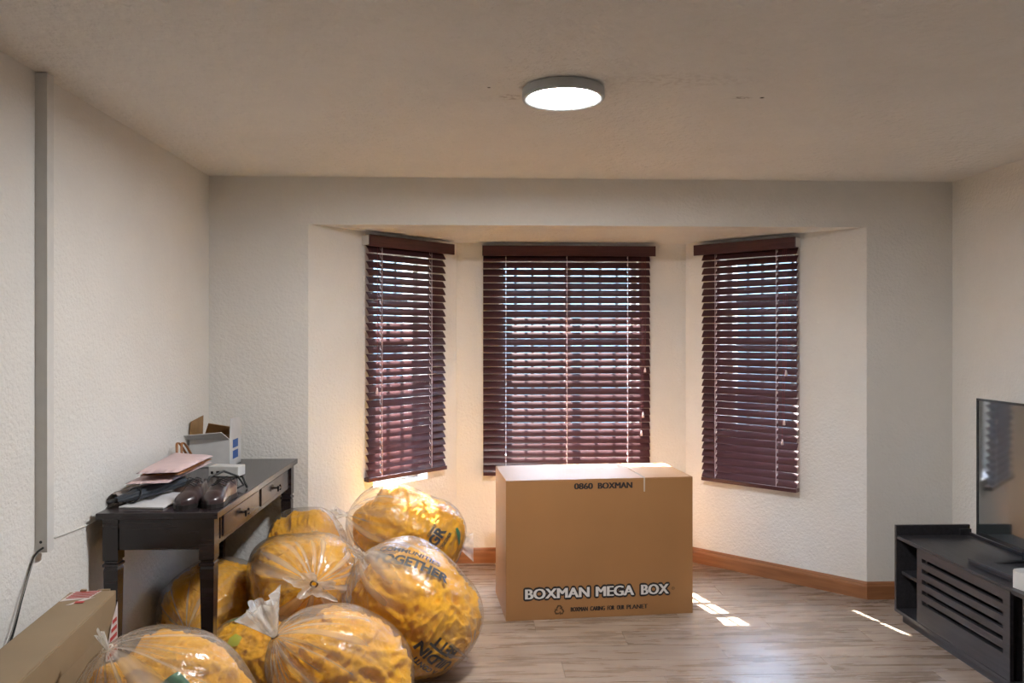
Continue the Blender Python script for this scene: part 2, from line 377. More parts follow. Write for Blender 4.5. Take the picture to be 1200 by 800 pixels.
# window opening on each bay wall: s0, s1, z0, z1 ; blind: b0, b1 (slats), v0, v1 (valance), bottom
BAYW = [('left', BAY[0], BAY[1], (0.46, 0.90, 0.595, 2.02), (0.385, 1.012), (0.372, 1.068), 0.645, 0.0),
        ('centre', BAY[1], BAY[2], (0.285, 1.225, 0.66, 2.02), (0.178, 1.290), (0.172, 1.322), 0.585, 0.0),
        ('right', BAY[2], BAY[3], (0.255, 0.765, 0.62, 2.02), (0.150, 0.790), (0.104, 0.792), 0.562, 0.0)]
ZTOP = 2.02
def baseboard(name, A, B, e0=0.0, e1=0.0):
    Mx, Ln = wall_frame(A, B)
    prof = [(0, 0), (-0.019, 0), (-0.019, 0.070), (-0.0165, 0.078), (-0.012, 0.083), (-0.012, 0.088), (-0.006, 0.097), (0, 0.098)]
    mb = MB(); n = len(prof)
    a = [mb.bm.verts.new(Mx @ Vector((e0 * (-p[0]) , p[0], p[1]))) for p in prof]
    b = [mb.bm.verts.new(Mx @ Vector((Ln - e1 * (-p[0]), p[0], p[1]))) for p in prof]
    mb.bm.faces.new(a); mb.bm.faces.new(b[::-1])
    for i in range(n): mb.bm.faces.new((a[i], b[i], b[(i+1)%n], a[(i+1)%n]))
    return struct(mb.build(name, M['skirting']))
k = math.tan(RAD(22.5))
baseboard('baseboard_bay_left', BAY[0], BAY[1], -k, k); baseboard('baseboard_bay_centre', BAY[1], BAY[2], k, k); baseboard('baseboard_bay_right', BAY[2], BAY[3], k, -k)
baseboard('baseboard_back_right', BAY[3], (XR, YF), -k, 1); baseboard('baseboard_back_left', (XL, YF), BAY[0], 1, -k)
baseboard('baseboard_left', (XL, YR), (XL, YF), 0, 1); baseboard('baseboard_right', (XR, YF), (XR, YR), 1, 0)

BLBL = {'left': ('dark mahogany slatted blind, hung higher, with daylight showing under its bottom rail', 'narrow'),
        'centre': ('wide dark mahogany slatted blind behind the big cardboard box', 'wide'),
        'right': ('narrow dark mahogany slatted blind on the angled wall facing the yellow bags', 'narrow')}
for wi, (side, A, B, (s0, s1, z0, z1), (b0, b1), (v0, v1), bot, _) in enumerate(BAYW):
    Mx, Ln = wall_frame(A, B)
    e = 0.09
    mb = MB()
    for (a0, a1, c0, c1) in ((-e if side != 'left' else 0.0, s0, -.1, HS + .05), (s1, Ln + (e if side != 'right' else 0.0), -.1, HS + .05), (s0, s1, -.1, z0), (s0, s1, z1, HS + .05)):
        mb.box(a0, a1, 0, T, c0, c1, Mx)
    struct(mb.build('wall_bay_' + side, M['wall']))
    # window: frame, glass, burglar bars
    ang = math.atan2(Mx[1][0], Mx[0][0])
    w = MB(); f = 0.035; y0, y1 = 0.10, 0.15
    w.box(s0, s0 + f, y0, y1, z0, z1); w.box(s1 - f, s1, y0, y1, z0, z1); w.box(s0 + f, s1 - f, y0, y1, z0, z0 + f); w.box(s0 + f, s1 - f, y0, y1, z1 - f, z1)
    wo_ = struct(w.build('window_%d' % (wi + 1), M['frame'], loc=(A[0], A[1], 0), rz=ang))
    sm = (s0 + s1) / 2; zt = z1 - 0.36
    for q in ([(sm - .02, sm + .02)] if side == 'centre' else []):
        MB().box(q[0], q[1], y0, y1, z0 + f, z1 - f).build('mullion', M['frame'], wo_)
    MB().box(s0 + f, s1 - f, y0 + .005, y1 - .005, zt - .018, zt + .018).build('transom', M['frame'], wo_)
    spans = [(s0 + f, sm - .02), (sm + .02, s1 - f)] if side == 'centre' else [(s0 + f, s1 - f)]
    for (p0, p1) in spans:
        for (c0, c1) in ((z0 + f, zt - .018), (zt + .018, z1 - f)):
            MB().box(p0, p1, 0.122, 0.126, c0, c1).build('pane', M['glass'], wo_)
    MB().box(s0 - .02, s1 + .02, T - .06, T + .05, z0 - .05, z0 - .002).build('outer_sill', M['frame'], wo_)
    nb = int(round((s1 - s0) / 0.112)); me = None
    for i in range(1, nb):
        xx = s0 + (s1 - s0) * i / nb
        if side == 'centre' and abs(xx - sm) < .03: continue
        if me is None:
            o = MB().tube([(0, 0, z0), (0, 0, z1)], 0.0115, 6).build('security_bar', M['bar'], wo_, loc=(xx, .19, 0)); me = o.data
        else: link('security_bar', me, None, wo_, (xx, .19, 0))
    for q in range(1, 5):
        zz = z0 + (z1 - z0) * q / 5
        MB().box(s0, s1, .184, .196, zz - .012, zz + .012).build('security_rail', M['bar'], wo_)
    # blind
    bl = thing('venetian_blind', BLBL[side][0], 'blind', (Mx @ Vector((0, 0, 0))), ang)
    MB().box(v0, v1, -0.078, -0.066, 2.036, 2.104, bev=0.002).build('valance', M['blind'], bl)
    rt = MB().box(b0 + .005, b1 - .005, -0.062, -0.008, 2.045, 2.10).build('head_rail', M['blind'], bl)
    for q, (xa, xb) in enumerate(((v0, v0 + .012), (v1 - .012, v1))):
        MB().box(xa, xb, -0.0655, 0.0, 2.046, 2.10).build('end_bracket', M['white_plastic'], bl)
    ZS0 = 2.022; pitch = 0.0445
    ns = int(round((ZS0 - bot - 0.045) / pitch)); pitch = (ZS0 - bot - 0.045) / (ns - 1)
    wd = b1 - b0
    cds = [0.155 * wd, 0.80 * wd] if side != 'centre' else [0.135 * wd, 0.50 * wd, 0.865 * wd]
    # slat with cord slots, tilted with its room-side edge down
    xs = [0.0]
    for cpos in cds: xs += [cpos - 0.0035, cpos + 0.0035]
    xs.append(wd); ys = [-0.025, -0.017, -0.009, 0.009, 0.017, 0.025]; tilt = RAD(54)
    sb = bmesh.new()
    def crown(yy): return 0.0030 * (1 - (yy / 0.025) ** 2)
    lay = []
    for dz in (0.0, 0.0026):
        lay.append([[sb.verts.new((xx, yy * cos(tilt) - (crown(yy) + dz) * sin(tilt), yy * sin(tilt) + (crown(yy) + dz) * cos(tilt))) for yy in ys] for xx in xs])
    def hole(i, j): return i % 2 == 1 and j == 2
    def solid(i, j): return 0 <= i < len(xs) - 1 and 0 <= j < 5 and not hole(i, j)
    for i in range(len(xs) - 1):
        for j in range(5):
            if hole(i, j): continue
            for L_, fl_ in ((lay[0], 1), (lay[1], 0)):
                q = [L_[i][j], L_[i+1][j], L_[i+1][j+1], L_[i][j+1]]
                sb.faces.new(q[::-1] if fl_ else q)
            for (di, dj, pa, pb) in ((-1, 0, (i, j), (i, j+1)), (1, 0, (i+1, j+1), (i+1, j)), (0, -1, (i+1, j), (i, j)), (0, 1, (i, j+1), (i+1, j+1))):
                if not solid(i + di, j + dj):
                    sb.faces.new((lay[0][pa[0]][pa[1]], lay[0][pb[0]][pb[1]], lay[1][pb[0]][pb[1]], lay[1][pa[0]][pa[1]]))
    bmesh.ops.recalc_face_normals(sb, faces=sb.faces)
    sm_ = bpy.data.meshes.new('slat'); sb.to_mesh(sm_); sb.free(); sm_.materials.append(M['blind'])
    for p_ in sm_.polygons: p_.use_smooth = True
    sm_.set_sharp_from_angle(angle=RAD(40))
    rnd = random.Random(wi + 3)
    for i in range(ns):
        o = link('slat', sm_, None, bl, (b0, -0.036, ZS0 - i * pitch)); o.rotation_euler = (RAD(rnd.uniform(-1.6, 1.6)), RAD(rnd.uniform(-.12, .12)), 0)
    zb = ZS0 - ns * pitch
    MB().box(b0 - (.006 if side == 'left' else 0), b1 + (.006 if side == 'left' else 0), -0.060, -0.012, bot, bot + 0.024, bev=0.003).build('bottom_rail', M['blind'], bl)
    for cpos in cds:
        MB().tube([(b0 + cpos, -0.036, bot + .02), (b0 + cpos, -0.036, 2.045)], 0.0012, 5).build('lift_cord', M['cord'], bl)
        for yy in (-0.0555, -0.0165):
            MB().tube([(b0 + cpos, yy, bot + .02), (b0 + cpos, yy, 2.045)], 0.0015, 4).build('ladder_cord', M['cord'], bl)
    # pull cords with tassels
    for q, zend in ((0, 1.30), (1, 1.0), (2, 0.88)) if side != 'left' else ((0, 1.2),):
        xc = (b1 - 0.035 - q * 0.012) if side != 'left' else b0 + .05
        if side == 'right': xc = b1 - 0.055 - q * 0.012
        c = MB().tube([(xc, -0.07, 2.04), (xc + .004, -0.066, 1.7), (xc - .003, -0.069, zend)], 0.0012, 5).build('pull_cord', M['pullcord'], bl)
        MB().lathe([(.002, .034), (.005, .028), (.008, .006), (.007, 0)], 10, Matrix.Translation((xc - .003, -0.069, zend - .034))).build('tassel', M['cord'], c, True)

# ------------------------------------------------------------------ ceiling light
p = at(660, 104, z=H)
lt = thing('ceiling_light', 'round flush ceiling light, lit, with a satin grey rim', 'light', (p.x, p.y, H))
smooth_by_angle(MB().lathe([(.140, 0), (.147, -.004), (.149, -.034), (.146, -.0395), (.138, -.040), (.1265, -.036), (.1265, -.002)], 64).build('rim', M['grey_rim'], lt))
MB().lathe([(.126, -.033), (.126, -.0355), (.08, -.0366), (.0, -.037)], 48).build('diffuser', M['diffuser'], lt, True)

# ------------------------------------------------------------------ text helper
def text_mesh(s, size, bold=0.0, extrude=0.0004, align='CENTER', sx=1.0, spacing=1.0):
    cu = bpy.data.curves.new('text', 'FONT'); cu.body = s; cu.size = size; cu.align_x = align; cu.align_y = 'CENTER'
    cu.offset = bold; cu.extrude = extrude; cu.resolution_u = 3; cu.space_character = spacing
    o = bpy.data.objects.new('text_tmp', cu); COL.objects.link(o)
    bpy.context.view_layer.update()
    dg = bpy.context.evaluated_depsgraph_get()
    me = bpy.data.meshes.new_from_object(o.evaluated_get(dg)); bpy.data.objects.remove(o)
    for v in me.vertices: v.co.x *= sx
    me.materials.clear()
    return me

# ------------------------------------------------------------------ big cardboard box
FLp, FRp = Vector((0.148, 4.236, 0)), Vector((1.168, 4.325, 0))
BWd = (FRp - FLp).length; BA = math.atan2(FRp.y - FLp.y, FRp.x - FLp.x); BH, BD = 0.742, 0.50
bx = thing('cardboard_box', 'big closed brown cardboard moving box standing in front of the bay window', 'box', FLp, BA)
MB().box(0, BWd, 0, .006, 0, BH - .006, bev=.002).build('front_panel', M['card'], bx)
MB().box(0, BWd, BD - .006, BD, 0, BH - .006, bev=.002).build('back_panel', M['card'], bx)
MB().box(0, .006, .006, BD - .006, 0, BH - .006).build('side_panel', M['card'], bx)
MB().box(BWd - .006, BWd, .006, BD - .006, 0, BH - .006).build('side_panel', M['card'], bx)
MB().box(.006, BWd - .006, .006, BD - .006, 0.001, .007).build('bottom_panel', M['card'], bx)
SEAM = 0.735 * BWd
MB().box(0, SEAM - .003, 0, BD, BH - .006, BH, bev=.002).build('top_flap', M['card'], bx)
MB().box(SEAM + .003, BWd, 0, BD, BH - .006, BH, bev=.002).build('top_flap', M['card'], bx)
MB().box(.01, BWd - .01, .01, BD - .01, BH - .013, BH - .007).build('inner_flap', M['card'], bx)
MB().box(SEAM - .006, SEAM + .006, -.0007, BD * .35, BH, BH + .0006).box(SEAM - .004, SEAM + .004, -.0007, -.0001, BH - .075, BH + .0006).build('tape_strip', M['tape'], bx)
PXM = BWd / 217.0                                     # metres per photo pixel on the front panel
def bxp(u, v): return (u - 594.5) * PXM, BH - (v - 562) * PXM * 0.985
def boxprint(name, s, size, u0, u1, v, mat, fat, dy=0.0, dirs=2):
    """flat print on the front panel between photo columns u0 and u1; fat = stroke widening in metres"""
    me = text_mesh(s, size, 0.0, 0.0, 'CENTER')
    xs_ = [v_.co.x for v_ in me.vertices]; w = max(xs_) - min(xs_); mid = (max(xs_) + min(xs_)) / 2
    W_ = (u1 - u0) * PXM - 2 * fat; bm = bmesh.new()
    for k_ in range(dirs):
        off = (fat * (2 * k_ / (dirs - 1) - 1), 0) if dirs < 4 else (fat * cos(2 * pi * k_ / dirs), fat * sin(2 * pi * k_ / dirs))
        n0 = len(bm.verts); bm.from_mesh(me); bm.verts.ensure_lookup_table()
        for v_ in bm.verts[n0:]: v_.co = Vector(((v_.co.x - mid) * W_ / w + off[0], v_.co.y + off[1], 1e-5 * k_))
    m2 = bpy.data.meshes.new(name); bm.to_mesh(m2); bm.free(); bpy.data.meshes.remove(me); m2.materials.append(mat)
    x_, z_ = bxp((u0 + u1) / 2, v)
    o = link(name, m2, None, bx, (x_, -0.0006 - dy, z_)); o.rotation_euler = (RAD(90), 0, 0); return o
for wd_, u0, u1 in (('0860', 672, 694), ('BOXMAN', 699.5, 740)): boxprint('print_telephone_word', wd_, .046, u0, u1, 570.5, M['ink'], .0026, 0, 3)
for wd_, u0, u1 in (('BOXMAN', 616, 690), ('MEGA', 697, 742), ('BOX', 750, 783)):
    boxprint('print_title_outline', wd_, .076, u0 - 2, u1 + 2, 692.5, M['ink'], .0105, 0, 16)
    boxprint('print_title_word', wd_, .076, u0, u1, 692.5, M['white_ink'], .0036, .0008, 3)
boxprint('print_registered_mark', '\u00ae', .024, 786, 790, 692, M['brown_ink'], .0003)
for wd_, u0, u1 in (('BOXMAN', 668, 688), ('CARING', 690.5, 708), ('FOR', 710.5, 719), ('OUR', 721.5, 730.5), ('PLANET', 733, 758)): boxprint('print_slogan_word', wd_, .033, u0, u1, 711.5, M['ink'], .0016, 0, 3)
# recycling symbol: three folded arrows
x_, z_ = bxp(655, 711.5)
rc = MB()
for q in range(3):
    R_ = Matrix.Rotation(q * 2 * pi / 3, 4, 'Z')
    for poly in ([(-.018, .012), (-.009, .029), (.004, .029), (.000, .0205), (-.004, .0205), (-.0105, .0085)], [(.006, .029), (.009, .029), (.0155, .018), (.021, .021), (.0135, .005), (.0005, .009), (.008, .0135), (.002, .0245)]):
        rc.prism(poly, 0, .0003, R_)
o = rc.build('print_recycling_mark', M['brown_ink'], bx, loc=(x_, -.0006, z_)); o.rotation_euler = (RAD(90), 0, 0); o.scale = (.95, .95, 1)

# ------------------------------------------------------------------ desk
DX0, DX1, DY0, DY1, DH = -1.452, -0.995, 3.115, 4.485, 0.83
dk = thing('writing_desk', 'dark espresso wooden desk with two drawers against the left wall', 'desk', ((DX0 + DX1) / 2, (DY0 + DY1) / 2, 0))
hx, hy = (DX1 - DX0) / 2, (DY1 - DY0) / 2
MB().box(-hx, hx, -hy, hy, DH - .026, DH, bev=.003).build('desk_top', M['espresso'], dk)
ax, ay = hx - .018, hy - .018; lw = .058; az0, az1 = DH - .146, DH - .026
MB().box(-ax + lw, ax - lw, -ay + .006, -ay + .026, az0, az1).build('side_apron', M['espresso'], dk)
MB().box(-ax + lw, ax - lw, ay - .026, ay - .006, az0, az1).build('side_apron', M['espresso'], dk)
MB().box(-ax + .006, -ax + .026, -ay + lw, ay - lw, az0, az1).build('back_apron', M['espresso'], dk)
MB().box(ax - .030, ax - .010, -ay + lw, ay - lw, az0, az0 + .018).box(ax - .030, ax - .010, -ay + lw, ay - lw, az1 - .012, az1).box(ax - .030, ax - .010, -.02, .02, az0 + .018, az1 - .012).box(ax - .030, ax - .010, -ay + lw + .052, -ay + lw + .07, az0 + .018, az1 - .012).box(ax - .030, ax - .010, ay - lw - .07, ay - lw, az0 + .018, az1 - .012).build('front_rail', M['espresso'], dk)
for (c0, c1) in ((-ay + lw + .074, -.024), (.024, ay - lw - .074)):
    dr = MB().box(ax - .030, ax - .004, c0, c1, az0 + .022, az1 - .016, bev=.003).build('drawer', M['espresso'], dk)
    m_ = (c0 + c1) / 2
    kn = MB().tube([(ax - .006, m_, (az0 + az1) / 2), (ax + .016, m_, (az0 + az1) / 2)], [.005, .005], 8)
    kn.box(ax + .012, ax + .020, m_ - .026, m_ + .026, (az0 + az1) / 2 - .005, (az0 + az1) / 2 + .005, bev=.002)
    for s_ in (-1, 1): kn.box(ax + .012, ax + .021, m_ + s_ * .021 - .005, m_ + s_ * .021 + .005, (az0 + az1) / 2 - .014, (az0 + az1) / 2 + .014, bev=.002)
    kn.build('drawer_pull', M['knob'], dr)
for sx_ in (-1, 1):
    for sy_ in (-1, 1):
        cx, cy = sx_ * (ax - lw / 2), sy_ * (ay - lw / 2); h2 = lw / 2
        lg = MB(); prof = [(h2, DH - .026), (h2, DH - .185), (h2 - .005, DH - .189), (h2 - .005, DH - .196), (h2 + .001, DH - .200), (h2 + .001, DH - .208), (h2 - .005, DH - .212), (h2 - .002, DH - .222), (h2 - .012, 0.0)]
        rings = [[lg.bm.verts.new((cx + a * r, cy + b * r, z)) for a, b in ((-1, -1), (1, -1), (1, 1), (-1, 1))] for r, z in prof]
        for i in range(len(rings) - 1):
            for q in range(4): lg.bm.faces.new((rings[i][q], rings[i][(q+1)%4], rings[i+1][(q+1)%4], rings[i+1][q]))
        lg.bm.faces.new(rings[0]); lg.bm.faces.new(rings[-1][::-1])
        lg.build('leg', M['espresso'], dk)

# ------------------------------------------------------------------ things on the desk
# open white carton
cw, cdp, chh = 0.205, 0.20, 0.145
ct = thing('open_carton', 'white open carton with raised flaps and a blue label on the desk', 'carton', (-1.482, 4.19, DH), 0.0)
t_ = .003
bd = MB(); bd.box(0, cw, 0, t_, 0, chh); bd.box(0, cw, cdp - t_, cdp, 0, chh); bd.box(0, t_, t_, cdp - t_, 0, chh); bd.box(cw - t_, cw, t_, cdp - t_, 0, chh); bd.box(0, cw, 0, cdp, 0, t_)
bd.build('carton_body', M['whitecard'], ct)
MB().box(t_ + .0005, cw - t_ - .0005, t_ + .0005, cdp - t_ - .0005, t_, t_ + .0015).box(t_ + .0003, t_ + .0015, t_, cdp - t_, t_, chh - .001).box(cw - t_ - .0015, cw - t_ - .0003, t_, cdp - t_, t_, chh - .001).box(t_, cw - t_, cdp - t_ - .0015, cdp - t_ - .0003, t_, chh - .001).build('carton_lining', M['innercard'], ct)
def flap(name, P, mat, lin=None):
    mb = MB(); vs = [mb.bm.verts.new(p) for p in P]; mb.bm.faces.new(vs)
    o = mb.build(name, mat, ct); md = o.modifiers.new('thickness', 'SOLIDIFY'); md.thickness = .003; md.offset = 0
    return o
flap('front_flap', [(0, 0, chh), (cw, 0, chh), (cw - .025, -.055, chh + .042), (-.012, -.055, chh + .026)], M['whitecard'])
flap('side_flap', [(.001, 0, chh), (.001, cdp, chh), (.006, cdp - .004, chh + .105), (.006, .012, chh + .09)], M['innercard'])
flap('side_flap', [(cw, 0, chh), (cw, cdp, chh), (cw + .006, cdp - .02, chh + .10), (cw + .003, .006, chh + .105)], M['whitecard'])
flap('back_flap', [(0.012, cdp, chh), (cw - .012, cdp, chh), (cw - .02, cdp - .055, chh + .045), (.05, cdp - .055, chh + .068)], M['innercard'])
MB().box(cw, cw + .0007, .055, .145, .035, .078).box(cw, cw + .0007, .055, .145, .092, .135).build('blue_label', M['blue'], ct)

# pink folder lying on top of the clutter
Z1 = DH + .075
P0, P1, P2, P3 = at(159, 558, z=DH + .108), at(209, 556, z=DH + .108), at(250, 536.5, z=DH + .112), at(204, 533, z=DH + .112)
P3.x = max(P3.x, XL + .03); P0.x = max(P0.x, XL + .02)
pf = thing('zip_folder', 'pale pink folder lying askew across the umbrella and papers', 'folder', P0)
def slab(name, Q, dz, th, mat, parent, org, round_=0.0):
    mb = MB(); n = 10
    Q = [Vector(q) - org + Vector((0, 0, dz)) for q in Q]
    def g(a, b, zz):
        p = (Q[0] * (1 - a) + Q[1] * a) * (1 - b) + (Q[3] * (1 - a) + Q[2] * a) * b
        return p + Vector((0, 0, zz))
    def pillow(a, b): return min(1.0, 8 * min(a, 1 - a, b, 1 - b)) ** .5
    top = [[g(i / n, j / n, th * (.45 + .55 * pillow(i / n, j / n)) + .0015 * noise.noise((i * .5, j * .5, dz * 50))) for j in range(n + 1)] for i in range(n + 1)]
    bot = [[g(i / n, j / n, th * (.45 - .45 * pillow(i / n, j / n))) for j in range(n + 1)] for i in range(n + 1)]
    mb.grid(top); mb.grid([r[::-1] for r in bot]); bmesh.ops.remove_doubles(mb.bm, verts=mb.bm.verts, dist=1e-4)
    vsx = [v for v in mb.bm.verts if v.is_boundary]
    o = mb.build(name, mat, parent, True)
    return o
slab('upper_cover', [P0, P1, P2, P3], 0.0, .022, M['pink'], pf, P0)
slab('inner_pages', [P0.lerp(P3, .03).lerp(P2, .02), P1.lerp(P2, .03), P2.lerp(P3, .02), P3.lerp(P0, .02)], -.009, .012, M['brownleather'], pf, P0)
Qb = [P0 + Vector((-.035, -.02, -.012)), P1 + Vector((-.03, -.03, -.012)), P2 + Vector((-.004, -.004, -.002)), P3 + Vector((.01, 0, -.002))]
slab('lower_cover', Qb, -.022, .014, M['pink'], pf, P0)
# stack of papers and a grey plastic sleeve under the folder
pp = tag(MB().box(-.09, .09, -.15, .15, 0, .006, bev=.001).build('paper_stack', M['paper'], loc=(-1.30, 3.345, DH + .001), rz=RAD(-6)), 'thin stack of white papers under the folded umbrella beside the shoes', 'paper')
mb = MB(); g_ = []
for i in range(15):
    r_ = []
    for j in range(15):
        a, b = i / 14, j / 14
        r_.append(Vector((-.034 + .068 * a, -.15 + .31 * b, .008 + .046 * sin(pi * a) ** .6 * (0.6 + .4 * b) + .008 * noise.noise((a * 5, b * 6, 2.2)))))
    g_.append(r_)
mb.grid(g_)
o = mb.build('plastic_sleeve', M['greyfilm'], None, True, loc=(-1.412, 3.42, DH + .008), rz=RAD(-17)); o.modifiers.new('thickness', 'SOLIDIFY').thickness = .0015
tag(o, 'crumpled grey plastic sleeve by the wall under the pink folder', 'plastic sleeve')
# folded umbrella
ua, ub = Vector((-1.415, 3.15, DH + .0365)), Vector((-1.285, 3.56, DH + .042))
um = thing('folded_umbrella', 'folded dark slate umbrella lying under the pink folder', 'umbrella', (ua + ub) / 2 - Vector((0, 0, .03)))
uo = (ua + ub) / 2 - Vector((0, 0, .03)); L_ = (ub - ua).length; q_ = (ub - ua).to_track_quat('Z', 'Y').to_matrix().to_4x4(); q_.translation = ua - uo
mb = MB(); rows = []
for i in range(25):
    t = i / 24; base = .012 + .015 * min(1, t * 3.2) - .003 * t
    rows.append([q_ @ Vector(((base * (1 + .24 * abs(sin(4 * a + 6 * t)) - .1)) * cos(a), (base * (1 + .24 * abs(sin(4 * a + 6 * t)) - .1)) * sin(a) * .8, .03 + t * (L_ - .03))) for a in [2 * pi * kk / 48 for kk in range(49)]])
mb.grid(rows); bmesh.ops.remove_doubles(mb.bm, verts=mb.bm.verts, dist=1e-5)
mb.build('canopy', M['umbrella'], um, True)
mb = MB(); mb.tube([q_ @ Vector((0, 0, z)) for z in (-.012, -.006, .01, .035)], [.003, .0085, .0075, .006], 12); mb.build('tip', M['black'], um, True)
mb = MB(); mb.tube([q_ @ Vector((.0325 * cos(a), .027 * sin(a), .13 + .02 * sin(a))) for a in [2 * pi * kk / 24 for kk in range(25)]], .0035, 6); mb.build('strap', M['black'], um, True)

# shoes
def shoe(name, loc, rz, mirror, label):
    th = thing(name, label, 'shoe', loc, rz, 'pair of dark brown shoes on the desk')
    # toe points to -y ; length .27
    def half(t):            # half width along length, t=0 toe
        return .044 * (min(1, (t / .16)) ** .5) * (1 - .30 * max(0, min(1, (t - .32) / .35))) * (1.0 if t < .88 else (1 - ((t - .88) / .12) ** 2 * .6))
    def top(t): return .030 + .030 * min(1, t / .22) ** .7 + .025 * max(0, min(1, (t - .25) / .3)) 
    Ls = .265; n = 30; m = 20; rows = []
    for i in range(n + 1):
        t = max(i / n, 1e-6); w_ = half(t); hh = top(t); r_ = []
        for j in range(m + 1):
            a = pi * j / m
            x = w_ * (abs(cos(a)) ** .75) * (1 if cos(a) > 0 else -1); z = .016 + (hh - .016) * (sin(a) ** .7)
            if t > .45: z = .016 + (hh - .016) * min(1.0, sin(a) ** .45) if abs(cos(a)) > .62 else .055
            r_.append(Vector((x * mirror + .010 * mirror * sin(pi * t), -.1325 + t * Ls, z)))
        rows.append(r_)
    MB().grid(rows).build('upper', M['shoe'], th, True)
    sp = [(half(max(.004, i / 24)) * 1.06 * s__ * mirror + .010 * mirror * sin(pi * i / 24), -.1345 + i / 24 * (Ls + .004)) for s__, rg in ((1, range(25)), (-1, range(24, -1, -1))) for i in rg]
    MB().prism(sp, 0.0, .017).build('sole', M['sole'], th)
    lc = MB()
    for i in range(4):
        y_ = -.035 + i * .018; lc.tube([(-.026, y_, .072 + i * .004), (0, y_ + .004, .083 + i * .003), (.026, y_, .072 + i * .004)], .0022, 6)
    for s__ in (-1, 1):
        lc.tube([(0, .03, .092), (.014 * s__, .02, .100), (.028 * s__, .034, .092), (.02 * s__, .045, .082), (.034 * s__, .06, .065)], .002, 6)
    lc.build('laces', M['black'], th, True)
    return th
shoe('leather_shoe', (-1.157, 3.300, DH), RAD(2), 1, 'dark brown leather shoe beside the papers, toe to the desk edge')
shoe('leather_shoe', (-1.043, 3.315, DH), RAD(-2), -1, 'dark brown leather shoe nearer the drawers, toe to the desk edge')
# small white device box
wbx = thing('white_adapter_box', 'small white plastic device with dark ports behind the shoes', 'device', at(266, 557, z=DH), RAD(-8))
MB().box(-.075, .075, -.04, .04, .002, .050, bev=.004).build('housing', M['white_plastic'], wbx)
MB().box(-.035, -.018, -.0408, -.0398, .012, .028).box(-.062, -.050, -.0408, -.0398, .014, .026).build('port', M['ink'], wbx)
tag(MB().tube([(-1.17, 3.46, DH + .01), (-1.15, 3.50, DH + .07), (-1.11, 3.56, DH + .085), (-1.06, 3.60, DH + .055), (-1.03, 3.58, DH + .02), (-1.06, 3.55, DH + .008), (-1.12, 3.60, DH + .012), (-1.09, 3.64, DH + .04), (-1.05, 3.63, DH + .05), (-1.02, 3.60, DH + .006)], .005, 8).build('coiled_cable', M['cable_black'], None, True), 'black cable coiled between the shoes and the white device', 'cable')
# tan leather strap item by the wall
sb_ = thing('leather_bag', 'tan leather bag with upright strap loop by the white carton', 'bag', (-1.428, 3.94, DH), RAD(8))
mb = MB(); rows = []
for i in range(13):
    t = i / 12; rows.append([Vector((-.06 + .03 * cos(a) * sin(pi * (.06 + .88 * t)) + .055 , -.12 + .24 * t, max(0.0, .048 + .048 * sin(a) * sin(pi * (.08 + .84 * t)) ** .5))) for a in [2 * pi * kk / 20 for kk in range(21)]])
mb.grid(rows).build('pouch', M['brownleather'], sb_, True)
for dx_ in (0.0, .022):
    pts = [Vector((-.01 + dx_, -.055, .085)), Vector((-.012 + dx_, -.045, .13)), Vector((-.02 + dx_, -.02, .168)), Vector((-.012 + dx_, .0, .165)), Vector((.005 + dx_, .03, .12)), Vector((.018 + dx_, .06, .08))]
    mb = MB(); g_ = [[p + Vector((-.006, -.003, 0)), p + Vector((.006, .003, 0))] for p in pts]
    o = mb.grid(g_).build('strap', M['brownleather'], sb_, True); o.modifiers.new('thickness', 'SOLIDIFY').thickness = .004; o.modifiers.new('round', 'SUBSURF').levels = 2

# ------------------------------------------------------------------ wall trunking and its cable
p0 = at(41, 200, x=XL)
tk = thing('cable_trunking', 'white cable trunking running up the left wall to the ceiling', 'trunking', (XL, p0.y, 0))
ztk = 0.775
MB().box(0, .003, 0, .042, ztk, H - .004).box(.037, .040, 0, .042, ztk, H - .004).box(.003, .037, 0, .003, ztk, H - .004).box(.003, .037, .039, .042, ztk, H - .004).build('duct', M['white_plastic'], tk)
MB().lathe([(.005, 0), (.005, .0006)], 14, Matrix.Translation((.019, -.0006, ztk + .035)) @ Matrix.Rotation(RAD(90), 4, 'X') @ Matrix.Translation((0, 0, -.0006))).build('screw_hole', M['ink'], tk)
cpts = [Vector((XL + .030, p0.y - .004, ztk + .018)), Vector((XL + .012, p0.y - .012, ztk + .002)), Vector((XL + .006, p0.y - .03, ztk - .03)), Vector((XL + .006, p0.y - .09, ztk - .13)), Vector((XL + .006, p0.y - .15, ztk - .24)), Vector((XL + .006, p0.y - .25, ztk - .34)), Vector((XL + .006, p0.y - .40, ztk - .44))]
def spline(P, n=8):
    out = []
    for i in range(len(P) - 1):
        a, b, c, d_ = P[max(i-1, 0)], P[i], P[i+1], P[min(i+2, len(P)-1)]
        for k_ in range(n):
            t = k_ / n
            out.append(.5 * ((2 * b) + (c - a) * t + (2 * a - 5 * b + 4 * c - d_) * t * t + (3 * b - a - 3 * c + d_) * t ** 3))
    return out + [P[-1]]
tag(MB().tube(spline(cpts), .0035, 6).build('black_cable', M['cable_black'], None, True), 'black cable hanging from the bottom of the wall trunking', 'cable')
tag(MB().tube(spline([q + Vector((.0066, -.012 * i / 2 if i < 5 else -.02, .006 * i if i < 5 else .01)) for i, q in enumerate(cpts[1:])]), .0022, 6).build('thin_grey_cable', M['cable_grey'], None, True), 'thin grey cable beside the black one below the wall trunking', 'cable')
wl = [at(64, 630, x=XL + .0035), at(85, 622, x=XL + .0035), at(100, 616, x=XL + .0035), at(113, 609, x=XL + .0035), Vector((XL + .0035, 3.30, DH + .002))]
tag(MB().tube(spline(wl), .003, 6).build('white_wall_cable', M['white_plastic'], None, True), 'white cable clipped to the wall from trunking to desk', 'cable')

